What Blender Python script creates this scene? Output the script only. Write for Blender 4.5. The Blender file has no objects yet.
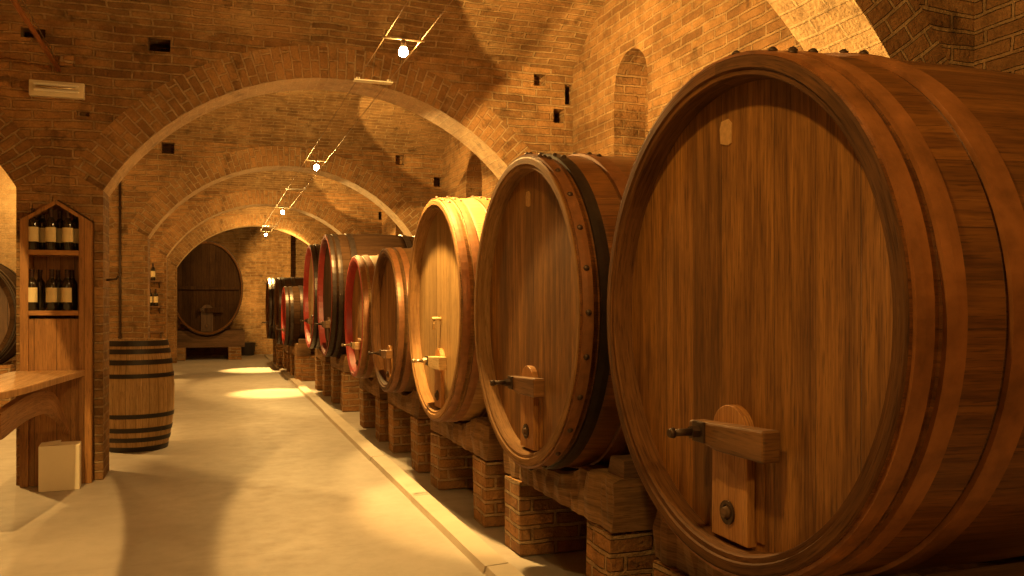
import bpy, math, random
from math import sin, cos, pi, sqrt, atan2, radians as R_
from mathutils import Vector, Matrix
random.seed(7)
S = bpy.context.scene
COL = S.collection

# ------------------------------------------------------------------ mesh builder
class MB:
    def __init__(self):
        self.v = []; self.f = []; self.uv = []; self.sm = []
    def face(self, pts, uvs=None, smooth=False):
        pts = [Vector(p) for p in pts]
        if uvs is None:
            n = Vector((0, 0, 0))
            for i in range(len(pts)):
                a, b = pts[i], pts[(i + 1) % len(pts)]
                n += Vector(((a.y - b.y) * (a.z + b.z), (a.z - b.z) * (a.x + b.x), (a.x - b.x) * (a.y + b.y)))
            ax = max(range(3), key=lambda k: abs(n[k]))
            if ax == 0: uvs = [(p.y, p.z) for p in pts]
            elif ax == 1: uvs = [(p.x, p.z) for p in pts]
            else: uvs = [(p.x, p.y) for p in pts]
        b = len(self.v)
        self.v += [tuple(p) for p in pts]
        self.f.append(list(range(b, b + len(pts)))); self.uv.append([tuple(q) for q in uvs]); self.sm.append(smooth)
    def box(self, x0, x1, y0, y1, z0, z1, jit=0.0, skip=''):
        c = {}
        for i in (0, 1):
            for j in (0, 1):
                for k in (0, 1):
                    c[i, j, k] = Vector(((x0, x1)[i] + random.uniform(-jit, jit), (y0, y1)[j] + random.uniform(-jit, jit), (z0, z1)[k] + random.uniform(-jit, jit)))
        F = {'-x': [(0,1,0),(0,0,0),(0,0,1),(0,1,1)], '+x': [(1,0,0),(1,1,0),(1,1,1),(1,0,1)],
             '-y': [(0,0,0),(1,0,0),(1,0,1),(0,0,1)], '+y': [(1,1,0),(0,1,0),(0,1,1),(1,1,1)],
             '-z': [(0,1,0),(1,1,0),(1,0,0),(0,0,0)], '+z': [(0,0,1),(1,0,1),(1,1,1),(0,1,1)]}
        for k, q in F.items():
            if k not in skip.split(): self.face([c[i] for i in q])
    def grid(self, P, U, closed_u=False, smooth=True, flip=False):
        """P[i][j] points, U[i][j] uvs"""
        for i in range(len(P) - 1):
            for j in range(len(P[i]) - 1):
                q = [(i, j), (i, j + 1), (i + 1, j + 1), (i + 1, j)]
                if flip: q.reverse()
                self.face([P[a][b] for a, b in q], [U[a][b] for a, b in q], smooth)
    def lathe(self, prof, axis='x', n=64, smooth=True, oy=1.0, c=(0, 0, 0), flip=False):
        """prof: list of (axial, radius); oy squeezes the lateral axis"""
        P, U = [], []
        rm = max(r for a, r in prof)
        ln = [0]
        for i in range(1, len(prof)):
            ln.append(ln[-1] + math.hypot(prof[i][0] - prof[i - 1][0], prof[i][1] - prof[i - 1][1]))
        for j in range(n + 1):
            t = 2 * pi * j / n
            row, ru = [], []
            for (a, r), l in zip(prof, ln):
                if axis == 'x': p = (c[0] + a, c[1] + r * sin(t) * oy, c[2] + r * cos(t))
                elif axis == 'z': p = (c[0] + r * cos(t), c[1] + r * sin(t) * oy, c[2] + a)
                else: p = (c[0] + r * cos(t), c[1] + a, c[2] + r * sin(t) * oy)
                row.append(p); ru.append((rm * t, l))
            P.append(row); U.append(ru)
        self.grid(P, U, smooth=smooth, flip=flip)
    def tube(self, p0, p1, r, n=10, cap=True, smooth=True):
        p0, p1 = Vector(p0), Vector(p1); d = (p1 - p0).normalized()
        a = d.orthogonal().normalized(); b = d.cross(a)
        L = (p1 - p0).length
        r0, r1 = r if isinstance(r, tuple) else (r, r)
        ring = lambda p, rr: [p + rr * (cos(2 * pi * i / n) * a + sin(2 * pi * i / n) * b) for i in range(n + 1)]
        A, B = ring(p0, r0), ring(p1, r1)
        for i in range(n):
            self.face([A[i], A[i + 1], B[i + 1], B[i]], [(i * r0, 0), (i * r0 + r0, 0), (i * r0 + r0, L), (i * r0, L)], smooth)
        if cap:
            self.face(A[:-1][::-1]); self.face(B[:-1])
    def build(self, name, mat, parent=None, weld=True, bevel=0, loc=None, seg=2):
        me = bpy.data.meshes.new(name)
        me.from_pydata(self.v, [], self.f)
        lay = me.uv_layers.new(name='UVMap')
        k = 0
        for fi, q in enumerate(self.uv):
            for c in q:
                lay.data[k].uv = c; k += 1
        me.polygons.foreach_set('use_smooth', self.sm)
        me.materials.append(mat)
        if weld:
            import bmesh
            bm = bmesh.new(); bm.from_mesh(me)
            bmesh.ops.remove_doubles(bm, verts=bm.verts, dist=1e-5)
            bm.to_mesh(me); bm.free()
        me.update()
        o = bpy.data.objects.new(name, me); COL.objects.link(o)
        if parent: o.parent = parent
        if loc: o.location = loc
        if bevel:
            m = o.modifiers.new('bevel', 'BEVEL'); m.width = bevel; m.segments = seg; m.limit_method = 'ANGLE'; m.angle_limit = R_(40)
        return o

def thing(name, label, cat, loc=(0, 0, 0), group=None, rz=0):
    o = bpy.data.objects.new(name, None); COL.objects.link(o)
    o.location = loc; o.rotation_euler = (0, 0, rz); o.empty_display_size = .1
    o['label'] = label; o['category'] = cat
    if group: o['group'] = group
    return o
def tag(o, label, cat, group=None):
    o['label'] = label; o['category'] = cat
    if group: o['group'] = group
    return o
def struct(o):
    o['kind'] = 'structure'; return o

# ------------------------------------------------------------------ materials
class NT:
    def __init__(self, name):
        self.m = bpy.data.materials.new(name); self.m.use_nodes = True
        self.t = self.m.node_tree; self.n = self.t.nodes
        self.b = self.n['Principled BSDF']
    def add(self, typ, **kw):
        x = self.n.new(typ)
        for k, v in kw.items():
            setattr(x, k, v)
        return x
    def link(self, a, b): self.t.links.new(a, b)
    def setv(self, sock, v):
        if isinstance(v, bpy.types.NodeSocket): self.link(v, sock)
        else: sock.default_value = v
    def math(self, op, a, b=0.0, c=0.0, clamp=False):
        x = self.add('ShaderNodeMath', operation=op); x.use_clamp = clamp
        self.setv(x.inputs[0], a); self.setv(x.inputs[1], b); self.setv(x.inputs[2], c)
        return x.outputs[0]
    def noise(self, vec, scale, detail=4, rough=.55, dist=0, out=0):
        x = self.add('ShaderNodeTexNoise'); self.setv(x.inputs['Vector'], vec)
        x.inputs['Scale'].default_value = scale; x.inputs['Detail'].default_value = detail
        x.inputs['Roughness'].default_value = rough; x.inputs['Distortion'].default_value = dist
        return x.outputs[out]
    def uv(self): return self.add('ShaderNodeUVMap', uv_map='UVMap').outputs[0]
    def sep(self, v):
        x = self.add('ShaderNodeSeparateXYZ'); self.link(v, x.inputs[0]); return x.outputs
    def comb(self, a, b, c=0.0):
        x = self.add('ShaderNodeCombineXYZ')
        for i, q in enumerate((a, b, c)): self.setv(x.inputs[i], q)
        return x.outputs[0]
    def mix(self, f, a, b, mode='MIX'):
        x = self.add('ShaderNodeMix', data_type='RGBA', blend_type=mode); x.clamp_factor = True
        self.setv(x.inputs[0], f)
        for s, v in ((x.inputs[6], a), (x.inputs[7], b)):
            if isinstance(v, bpy.types.NodeSocket): self.link(v, s)
            else: s.default_value = (*v, 1)
        return x.outputs[2]
    def ramp(self, f, lo, hi, a=0.0, b=1.0):
        x = self.add('ShaderNodeMapRange'); x.clamp = True
        self.setv(x.inputs[0], f)
        for i, q in enumerate((lo, hi, a, b)): x.inputs[i + 1].default_value = q
        return x.outputs[0]
    def vadd(self, a, b):
        x = self.add('ShaderNodeVectorMath', operation='ADD'); self.setv(x.inputs[0], a); self.setv(x.inputs[1], b); return x.outputs[0]
    def vscale(self, a, s):
        x = self.add('ShaderNodeVectorMath', operation='SCALE'); self.setv(x.inputs[0], a); x.inputs[3].default_value = s; return x.outputs[0]
    def bump(self, h, strength=.5, dist=.01):
        x = self.add('ShaderNodeBump'); x.inputs['Strength'].default_value = strength; x.inputs['Distance'].default_value = dist
        self.link(h, x.inputs['Height']); self.link(x.outputs[0], self.b.inputs['Normal'])

def brick(name, c1, c2, mortar, w=.27, h=.068, ms=.009, plaster=0.0, bump=1.0, warp=.012):
    N = NT(name); uv = N.uv()
    wob = N.add('ShaderNodeTexNoise'); N.link(uv, wob.inputs['Vector']); wob.inputs['Scale'].default_value = 3.2; wob.inputs['Detail'].default_value = 3
    wv = N.vadd(wob.outputs['Color'], (-.5, -.5, -.5))
    vec = N.vadd(uv, N.vscale(wv, warp * 2))
    br = N.add('ShaderNodeTexBrick'); N.link(vec, br.inputs['Vector'])
    br.offset = .5; br.inputs['Scale'].default_value = 1
    for k, v in (('Mortar Size', ms), ('Mortar Smooth', .35), ('Bias', -.1), ('Brick Width', w), ('Row Height', h)): br.inputs[k].default_value = v
    br.inputs['Color1'].default_value = (*c1, 1); br.inputs['Color2'].default_value = (*c2, 1); br.inputs['Mortar'].default_value = (*mortar, 1)
    col = br.outputs['Color']
    big = N.noise(uv, 1.1, 5, .6)
    mid = N.noise(uv, 9, 5, .65)
    fine = N.noise(uv, 60, 3, .6)
    col = N.mix(N.ramp(mid, .3, .75, 0, .75), col, tuple(.45 * q for q in c2))
    col = N.mix(N.ramp(big, .48, .72, 0, .55), col, tuple(min(1, 1.5 * q) for q in c1))
    pl = N.ramp(N.noise(N.vadd(uv, (4.2, 1.3, 0)), 2.3, 6, .7), .55, .72, 0, .55 + plaster)
    col = N.mix(pl, col, mortar)
    col = N.mix(N.ramp(fine, .35, .7, .25, 0), col, (.02, .012, .006))
    N.link(col, N.b.inputs['Base Color'])
    N.b.inputs['Roughness'].default_value = .88
    N.b.inputs['Specular IOR Level'].default_value = .2
    soot = N.noise(N.vadd(uv, (9.1, 2.7, 0)), 4.5, 4, .7)
    col = N.mix(N.ramp(soot, .58, .68, 0, .6), col, tuple(.3 * q for q in c2))
    N.link(col, N.b.inputs['Base Color'])
    hgt = N.math('ADD', N.math('MULTIPLY', br.outputs['Fac'], -1.0), N.math('ADD', N.math('MULTIPLY', mid, .9), N.math('MULTIPLY', fine, .35)))
    N.bump(hgt, bump, .02)
    return N.m

def wood(name, dark, light, plank=.12, gap=.004, rough=.5, along='v', stain=.5, bump=.35, var=.5, spec=.4, lines=.85):
    """planks run along v (or u); uv in metres"""
    N = NT(name); uv = N.uv(); s = N.sep(uv)
    u, v = (s[0], s[1]) if along == 'v' else (s[1], s[0])
    rnd = N.add('ShaderNodeObjectInfo').outputs['Random']
    off = N.math('MULTIPLY', rnd, 37.0)
    if plank:
        q = N.math('ADD', N.math('DIVIDE', u, plank), off)
        # uneven board widths
        q = N.math('ADD', q, N.math('MULTIPLY', N.math('SINE', N.math('MULTIPLY', q, 2.1)), .16))
        idx = N.math('FLOOR', q); fr = N.math('FRACT', q)
        wn = N.add('ShaderNodeTexWhiteNoise', noise_dimensions='1D'); N.link(idx, wn.inputs['W'])
        tone = wn.outputs['Value']
        d = N.math('MULTIPLY', N.math('MINIMUM', fr, N.math('SUBTRACT', 1.0, fr)), plank)
        line = N.ramp(d, gap * .3, gap, 1, 0)
        sh = N.math('MULTIPLY', tone, 11.0)
    else:
        tone, line, sh = None, None, off
    gv = N.comb(N.math('MULTIPLY', u, 26.0), N.math('ADD', N.math('MULTIPLY', v, 1.6), sh), off)
    g1 = N.noise(gv, 1.0, 5, .6, .4)
    g2 = N.noise(N.comb(N.math('MULTIPLY', u, 130.0), N.math('ADD', N.math('MULTIPLY', v, 5.0), sh), off), 1.0, 3, .6)
    st = N.noise(N.comb(N.math('MULTIPLY', u, 3.2), N.math('ADD', N.math('MULTIPLY', v, 1.3), off), off), 1.0, 5, .6, .6)
    f = N.math('ADD', N.math('MULTIPLY', g1, .55), N.math('MULTIPLY', g2, .45))
    col = N.mix(N.ramp(f, .36, .64), dark, light)
    if tone is not None:
        col = N.mix(N.math('MULTIPLY', tone, var), col, tuple(.5 * q for q in dark))
    col = N.mix(N.ramp(st, .5, .75, 0, stain), col, tuple(.35 * q for q in dark))
    col = N.mix(N.ramp(st, .28, .42, stain * .35, 0), col, tuple(min(1, 1.35 * q) for q in light))
    g3 = N.noise(N.comb(N.math('MULTIPLY', u, 240.0), N.math('ADD', N.math('MULTIPLY', v, 12.0), sh), off), 1.0, 2, .6)
    col = N.mix(N.ramp(g3, .54, .68, 0, .6), col, tuple(.3 * q for q in dark))
    lk = N.noise(N.comb(N.math('MULTIPLY', u, 9.0), N.math('ADD', N.math('MULTIPLY', v, .55), sh), off), 1.0, 3, .5, .3)
    col = N.mix(N.ramp(lk, .52, .7, 0, stain), col, tuple(.45 * q for q in dark))
    if line is not None: col = N.mix(N.math('MULTIPLY', line, lines), col, tuple(.15 * q for q in dark))
    N.link(col, N.b.inputs['Base Color'])
    N.link(N.ramp(f, .2, .8, rough + .12, rough - .1), N.b.inputs['Roughness'])
    N.b.inputs['Specular IOR Level'].default_value = spec
    h = N.math('MULTIPLY', f, .5)
    if line is not None: h = N.math('SUBTRACT', h, N.math('MULTIPLY', line, lines))
    N.bump(h, bump, .006)
    return N.m

def plain(name, col, rough=.5, metal=0.0, var=.25, scale=14, bump=.15, spec=.5, emit=None, estr=0):
    N = NT(name)
    tc = N.add('ShaderNodeTexCoord').outputs['Object']
    n = N.noise(tc, scale, 5, .6)
    c = N.mix(N.ramp(n, .3, .7, 0, var), col, tuple(.4 * q for q in col))
    N.link(c, N.b.inputs['Base Color'])
    N.b.inputs['Roughness'].default_value = rough; N.b.inputs['Metallic'].default_value = metal
    N.b.inputs['Specular IOR Level'].default_value = spec
    if bump: N.bump(n, bump, .004)
    if emit:
        N.b.inputs['Emission Color'].default_value = (*emit, 1); N.b.inputs['Emission Strength'].default_value = estr
    return N.m

M = {}
M['brick'] = brick('brick_wall', (.46, .25, .095), (.23, .115, .042), (.48, .32, .155), ms=.010, plaster=.15, bump=1.3, warp=.02)
M['brick_vault'] = brick('brick_vault', (.40, .23, .095), (.21, .11, .042), (.48, .33, .16), w=.29, h=.062, ms=.011, plaster=.25, warp=.026, bump=1.3)
M['brick_ring'] = brick('brick_voussoirs', (.46, .25, .095), (.24, .12, .045), (.56, .39, .20), w=.145, h=.072, ms=.009, warp=.011, bump=1.2)
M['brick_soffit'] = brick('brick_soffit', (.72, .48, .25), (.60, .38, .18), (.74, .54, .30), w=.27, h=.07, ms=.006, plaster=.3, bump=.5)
M['brick_pier'] = brick('brick_pier', (.50, .25, .09), (.24, .11, .04), (.52, .37, .2), w=.26, h=.075, ms=.012, warp=.024, bump=1.4)
M['cask_front'] = wood('cask_staves', (.10, .034, .008), (.28, .11, .025), plank=.13, rough=.36, stain=.6, spec=.5, var=.3, gap=.002, lines=.45)
M['cask_head'] = wood('cask_head_boards', (.13, .048, .009), (.46, .205, .04), plank=.19, rough=.55, stain=.65, var=.5, gap=.002, lines=.6)
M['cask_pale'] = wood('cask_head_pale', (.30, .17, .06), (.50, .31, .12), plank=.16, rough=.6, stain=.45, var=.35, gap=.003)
M['cask_dark'] = wood('cask_dark_oak', (.075, .034, .014), (.15, .075, .03), plank=.14, rough=.5, stain=.5)
M['rim'] = wood('cask_rim', (.075, .03, .009), (.19, .08, .022), plank=0, rough=.72, along='u', stain=.7, bump=.5, spec=.18)
M['rim_pale'] = wood('cask_rim_pale', (.19, .09, .03), (.34, .18, .065), plank=0, rough=.72, along='u', stain=.6, bump=.5, spec=.18)
M['cask_black'] = wood('cask_shaded_dark_oak', (.035, .016, .007), (.08, .04, .016), plank=.14, rough=.8, stain=.5, spec=.08)  # dark oak, darkened further where lamp light should not reach
M['cask_mid'] = wood('cask_lit_oak', (.22, .10, .03), (.44, .24, .08), plank=.13, rough=.5, stain=.6, var=.3, gap=.002, lines=.5)  # oak paled to stand in for strong lamp light on the third cask
M['cask_brown'] = wood('cask_dimmed_oak', (.11, .05, .016), (.22, .11, .036), plank=.13, rough=.5, stain=.6, var=.3, gap=.002, lines=.6)  # brown staves darkened to offset the nearest lamp's light
M['red_dark'] = plain('dimmed_red_paint', (.20, .016, .010), .5, var=.5)  # the rim red darkened, toning down lamp light on the sixth cask
M['red'] = plain('red_paint', (.42, .03, .018), .45, var=.45)
M['hoop'] = plain('rusty_hoop', (.30, .125, .045), .42, .35, var=.6, scale=22)
M['hoop_worn'] = plain('worn_hoop', (.42, .165, .048), .4, .25, var=.95, scale=9, bump=.4)
M['hoop_dark'] = plain('dark_hoop', (.055, .038, .03), .4, .6, var=.5, scale=22)
M['iron'] = plain('old_iron', (.09, .055, .035), .5, .7, var=.5, scale=40)
M['door'] = wood('hatch_wood', (.30, .125, .032), (.52, .25, .07), plank=0, rough=.5, stain=.4)
M['bar'] = wood('hatch_bar_wood', (.13, .055, .016), (.27, .125, .038), plank=0, rough=.5, along='u', stain=.4)
M['bar_pale'] = wood('hatch_bar_pale', (.46, .30, .13), (.66, .46, .22), plank=0, rough=.55, along='u', stain=.2)
M['beam'] = wood('beam_timber', (.12, .06, .024), (.33, .18, .07), plank=0, rough=.75, along='u', stain=.7, bump=1.0)
M['chock'] = wood('chock_timber', (.10, .05, .022), (.19, .10, .045), plank=0, rough=.75, along='u', stain=.6, bump=.8)
M['pine'] = wood('shelf_boards', (.27, .12, .034), (.45, .22, .066), plank=.11, rough=.5, stain=.35, var=.25, gap=.003)
M['pine_h'] = wood('shelf_planks', (.27, .12, .034), (.45, .22, .066), plank=0, rough=.5, stain=.35, along='u')
M['counter'] = wood('counter_plank', (.34, .17, .06), (.56, .32, .13), plank=0, rough=.5, stain=.3, along='v')
M['stave_dark'] = wood('brace_wood', (.22, .10, .035), (.40, .20, .075), plank=0, rough=.55, stain=.5, along='u')
M['barrique'] = wood('small_barrel_staves', (.30, .17, .06), (.54, .34, .14), plank=.065, rough=.6, stain=.35, gap=.002, var=.25)
M['black_hoop'] = plain('black_hoop', (.03, .022, .018), .5, .4, var=.4, scale=30)
M['glass'] = plain('bottle_glass', (.018, .012, .006), .12, 0, var=0, bump=0, spec=.6)
M['capsule'] = plain('capsule_foil', (.05, .022, .016), .35, .2, var=.2)
M['paper'] = plain('label_paper', (.72, .60, .34), .75, var=.12, bump=0)
M['old_paper'] = plain('old_paper', (.52, .29, .10), .8, var=.5, scale=60)
M['card'] = plain('white_carton', (.78, .68, .50), .8, var=.1, scale=5, bump=.05)
M['cream'] = plain('cream_plastic', (.74, .66, .48), .4, var=.2, scale=6, bump=0)
M['diffuser'] = plain('frosted_diffuser', (.85, .80, .66), .25, var=.1, scale=6, bump=0)
M['copper'] = plain('copper_pipe', (.55, .22, .07), .35, .6, var=.3)
M['steel'] = plain('bright_steel', (.62, .5, .34), .3, .9, var=.15)
M['cable'] = plain('cable_steel', (.30, .2, .11), .5, .6, var=.2)
M['tub'] = plain('dark_tub', (.035, .022, .014), .6, var=.3)
M['bulb'] = plain('lamp_glass', (1, .9, .7), .3, var=0, bump=0, emit=(1, .80, .42), estr=120)
M['kerb'] = plain('kerb_stone', (.50, .42, .33), .55, var=.25, scale=5, bump=.3)

def floor_mat():
    N = NT('polished_screed'); uv = N.uv()
    n1 = N.noise(uv, .9, 6, .6, .3); n2 = N.noise(uv, 7, 6, .65); n3 = N.noise(uv, 55, 3, .6)
    c = N.mix(N.ramp(n1, .3, .7), (.45, .40, .35), (.335, .29, .25))
    c = N.mix(N.ramp(n2, .42, .75, 0, .35), c, (.26, .21, .16))
    c = N.mix(N.ramp(n3, .62, .75, 0, .3), c, (.3, .22, .14))
    sp = N.sep(uv)
    joint = N.ramp(N.math('ABSOLUTE', N.math('SUBTRACT', N.math('FRACT', N.math('DIVIDE', sp[1], 3.1)), .5)), .0, .0022, .25, 0)
    c = N.mix(joint, c, (.2, .14, .09))
    N.link(c, N.b.inputs['Base Color'])
    N.link(N.ramp(n2, .3, .7, .42, .6), N.b.inputs['Roughness'])
    N.b.inputs['Specular IOR Level'].default_value = .35
    N.bump(N.math('ADD', N.math('MULTIPLY', n2, .6), n1), .12, .01)
    return N.m
M['floor'] = floor_mat()

# ------------------------------------------------------------------ room dimensions
EYE = 1.30
XL, XR = -5.2, 3.02            # side walls
ARCH = [-1.55, 2.75, 7.0, 11.6, 16.1, 20.5]   # near faces of the cross walls
TH = .40
SPR = 2.15                     # arch spring height
VSPR = 3.38                    # vault spring height
RISE = .66
RAD = 2.0; CZ = 1.13; RING = .26
CXS = [.95, -3.06]             # centres of nave and left aisle arches
HALF = sqrt(RAD ** 2 - (SPR - CZ) ** 2)       # half opening at the spring
YB = 23.4; YF = -4.2

# floor
mb = MB(); mb.box(XL - .3, XR + .3, YF - .3, YB + 2.2, -.12, 0)
struct(mb.build('floor', M['floor'], weld=False))

# generic wall made of columns with holes.  f(a, z, d) -> point, d = depth into the wall
def column_wall(mb, xs, lo, hi, holes, f, uvoff=0, by_mid=False):
    cuts = set(xs)
    for h in holes:
        n = h.get('n', 1)
        for i in range(n + 1): cuts.add(h['x0'] + (h['x1'] - h['x0']) * i / n)
    a = min(xs); b = max(xs)
    xs = sorted(c for c in cuts if a - 1e-9 <= c <= b + 1e-9)
    xs2 = [xs[0]]
    for x in xs[1:]:
        if x - xs2[-1] > 1e-5: xs2.append(x)
    for x0, x1 in zip(xs2, xs2[1:]):
        xm = (x0 + x1) / 2
        hs = sorted((h for h in holes if h['x0'] < xm < h['x1']), key=lambda h: h['z0'])
        z0 = (lo(x0, xm), lo(x1, xm)) if by_mid else (lo(x0), lo(x1))
        def quad(p, q):
            if q[0] - p[0] < 1e-6 and q[1] - p[1] < 1e-6: return
            pts = [(x0, p[0]), (x1, p[1]), (x1, q[1]), (x0, q[0])]
            mb.face([f(x, z, 0) for x, z in pts], [(x + uvoff, z) for x, z in pts])
        for h in hs:
            top = h.get('top', lambda x, h=h: h['z1'])
            quad(z0, (h['z0'], h['z0']))
            t0, t1 = top(x0), top(x1); d = h['d']
            pts = [(x0, h['z0']), (x1, h['z0']), (x1, t1), (x0, t0)]
            mb.face([f(x, z, d) for x, z in pts], [(x + uvoff + .1, z + .03) for x, z in pts])         # back
            mb.face([f(x0, h['z0'], d), f(x1, h['z0'], d), f(x1, h['z0'], 0), f(x0, h['z0'], 0)])
            mb.face([f(x0, t0, 0), f(x1, t1, 0), f(x1, t1, d), f(x0, t0, d)])
            if abs(x0 - h['x0']) < 1e-6: mb.face([f(x0, h['z0'], 0), f(x0, t0, 0), f(x0, t0, d), f(x0, h['z0'], d)])
            if abs(x1 - h['x1']) < 1e-6: mb.face([f(x1, h['z0'], 0), f(x1, h['z0'], d), f(x1, t1, d), f(x1, t1, 0)])
            z0 = (t0, t1)
        quad(z0, (hi(x0), hi(x1)))

def extr(x, xm):
    z = SPR
    for cx in CXS:
        d = abs(x - cx); ro = RAD + RING
        xo = HALF + RING * HALF / RAD                 # outer end of the ring at the spring
        if abs(xm - cx) < xo: z = max(z, CZ + sqrt(max(0, ro * ro - min(d, xo) ** 2)))
    return z

def ring_uv(r, t): return (r, t * (RAD + RING / 2))
T0 = math.asin(HALF / RAD)
def arch_wall(y, holes, name):
    mb = MB(); mr = MB(); ms = MB()
    xs = [XL + (XR - XL) * i / 110 for i in range(111)]
    for cx in CXS:
        for i in range(49):
            xs.append(cx + (HALF + RING * HALF / RAD) * (-1 + i / 24))
        xs += [cx - HALF, cx + HALF]
    xs = sorted([x for x in xs if XL + 1e-4 < x < XR - 1e-4] + [XL, XR])
    for side in (0, 1):
        yy = y if side == 0 else y + TH
        sg = 1 if side == 0 else -1
        column_wall(mb, xs, extr, lambda x: VSPR, holes if side == 0 else [], lambda x, z, d: (x, yy + sg * d, z), .37 * y, True)
    for cx in CXS:
        n = 64
        for i in range(n):
            t0 = -T0 + 2 * T0 * i / n; t1 = -T0 + 2 * T0 * (i + 1) / n
            p = lambda r, t, yy: (cx + r * sin(t), yy, CZ + r * cos(t))
            for yy in (y, y + TH):
                mr.face([p(RAD, t0, yy), p(RAD, t1, yy), p(RAD + RING, t1, yy), p(RAD + RING, t0, yy)],
                        [ring_uv(0, t0), ring_uv(0, t1), ring_uv(RING, t1), ring_uv(RING, t0)])
            ms.face([p(RAD, t0, y), p(RAD, t1, y), p(RAD, t1, y + TH), p(RAD, t0, y + TH)],
                    [(0, t0 * RAD), (0, t1 * RAD), (TH, t1 * RAD), (TH, t0 * RAD)], True)
        # wedge under the end of the ring
        for sgn in (-1, 1):
            for yy in (y, y + TH):
                a = (cx + sgn * RAD * sin(T0), yy, SPR)
                b = (cx + sgn * (RAD + RING) * sin(T0), yy, CZ + (RAD + RING) * cos(T0))
                c = (b[0], yy, SPR)
                mb.face([a, c, b])
    o = struct(mb.build(name, M['brick']))
    struct(mr.build('trim_arch_voussoirs', M['brick_ring']))
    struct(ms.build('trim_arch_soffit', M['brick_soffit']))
    return o

# camera model used only to turn measured sizes into metres
F_, TAN = 855.0, .3497
CT = 1 / sqrt(1 + TAN * TAN); ST = TAN * CT
def onY(px, py, y):
    k = (px - 512) / F_
    x = y * (k * CT + ST) / (CT - k * ST); t = x * ST + y * CT
    return x, EYE + (305 - py) / F_ * t
def onX(px, py, x):
    k = (px - 512) / F_
    y = x * (CT - k * ST) / (k * CT + ST); t = x * ST + y * CT
    return y, EYE + (305 - py) / F_ * t

def hole(px, py, w, h, y, d=.22):
    x, z = onY(px, py, y); s = (x * ST + y * CT) / F_
    return dict(x0=x - w * s / 2, x1=x + w * s / 2, z0=z - h * s / 2, z1=z + h * s / 2, d=d)
HOLES = {2: [hole(159, 45, 21, 13, 7.0), hole(540, 80, 13, 12, 7.0, .12), hole(559, 116, 12, 14, 7.0), hole(570, 95, 11, 20, 7.0, .3), hole(556, 64, 9, 9, 7.0, .1), hole(33, 33, 22, 10, 7.0), hole(83, 114, 12, 5, 7.0, .03)],
         3: [hole(168, 148, 12, 11, 11.6), hole(400, 160, 9, 10, 11.6, .12), hole(439, 182, 11, 10, 11.6), hole(450, 168, 7, 16, 11.6)],
         4: [hole(382, 216, 7, 8, 16.1), hole(190, 197, 4, 3, 16.1)]}
for i, y in enumerate(ARCH):
    arch_wall(y, HOLES.get(i, []), 'wall_cross_arch')

# piers between nave and aisle, against both side walls
PX0, PX1 = CXS[1] + HALF, CXS[0] - HALF          # free-standing pillar, about -1.34 .. -.77
RECESS = .12
def gable(x):                                      # outline of the wooden shelf unit set in the pillar
    xa, xb, xm = PX0 + .03, PX1 - .075, (PX0 + PX1 - .045) / 2
    return None
UX0, UX1 = PX0 + .035, PX1 - .06; UXM = (UX0 + UX1) / 2
GZ0, GZ1 = 1.915, 2.07
def gz(x): return GZ1 - (GZ1 - GZ0) * abs(x - UXM) / (UX1 - UXM)
for i, y in enumerate(ARCH):
    mb = MB()
    if i == 2:
        xs = [PX0, UX0, UXM, UX1, PX1]
        column_wall(mb, xs, lambda x: 0, lambda x: SPR, [dict(x0=UX0, x1=UX1, n=2, z0=0.0, z1=0, top=gz, d=RECESS)], lambda x, z, d: (x, y + d, z), 2.6)
        mb.box(PX0, PX1, y, y + TH, 0, SPR, skip='-y +z -z')
    else:
        mb.box(PX0, PX1, y, y + TH, 0, SPR, skip='+z -z')
    struct(mb.build('wall_pillar', M['brick']))
    mb = MB(); mb.box(XL, CXS[1] - HALF, y, y + TH, 0, SPR, skip='+z -z'); struct(mb.build('wall_left_pier', M['brick']))
    mb = MB(); mb.box(CXS[0] + HALF, XR, y, y + TH, 0, SPR, skip='+z -z'); struct(mb.build('wall_right_pier', M['brick']))

# vaults over each bay, axis across the room
def vault(y0, y1):
    mb = MB(); c = (y1 - y0) / 2; Rv = (c * c + RISE * RISE) / (2 * RISE); zc = VSPR + RISE - Rv; ym = (y0 + y1) / 2
    a = math.asin(c / Rv); n = 28
    xs = [XL, -3, -1.05, 1, XR]
    P = [[(x, ym + Rv * sin(-a + 2 * a * i / n), zc + Rv * cos(-a + 2 * a * i / n)) for x in xs] for i in range(n + 1)]
    U = [[(x, Rv * 2 * a * i / n + y0) for x in xs] for i in range(n + 1)]
    mb.grid(P, U); struct(mb.build('ceiling_vault', M['brick_vault']))
ys = ARCH + [YB]
for i in range(len(ARCH) - 1): vault(ARCH[i] + TH, ARCH[i + 1])
vault(ARCH[-1] + TH, YB + 1.0)
vault(YF, ARCH[0])

# side walls.  Right wall with a round-headed niche in each bay
def niche(y0, y1, z0, zt, d=.3):
    r = (y1 - y0) / 2; m = (y0 + y1) / 2
    return dict(x0=y0, x1=y1, z0=z0, z1=zt, n=16, d=d, top=lambda y: zt - r + sqrt(max(0, r * r - (y - m) ** 2)))
ny0, _ = onX(648, 100, XR); ny1, _ = onX(614, 100, XR); _, nzt = onX(634, 47, XR)
NI = [niche(ny0, ny1, 2.0, nzt, .28)]
q0, _ = onX(482, 160, XR); q1, _ = onX(466, 160, XR); NI.append(niche(q0, q1, 2.0, 3.15, .28))
NI.append(niche(14.2, 14.8, 2.0, 3.15, .28))
mb = MB(); column_wall(mb, [YF + (YB + 1 - YF) * i / 60 for i in range(61)], lambda y: 0, lambda y: 4.2, NI, lambda y, z, d: (XR + d, y, z))
struct(mb.build('wall_right', M['brick']))
mb = MB(); column_wall(mb, [YF, YB + 1], lambda y: 0, lambda y: 4.2, [], lambda y, z, d: (XL, y, z)); struct(mb.build('wall_left', M['brick']))
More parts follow.
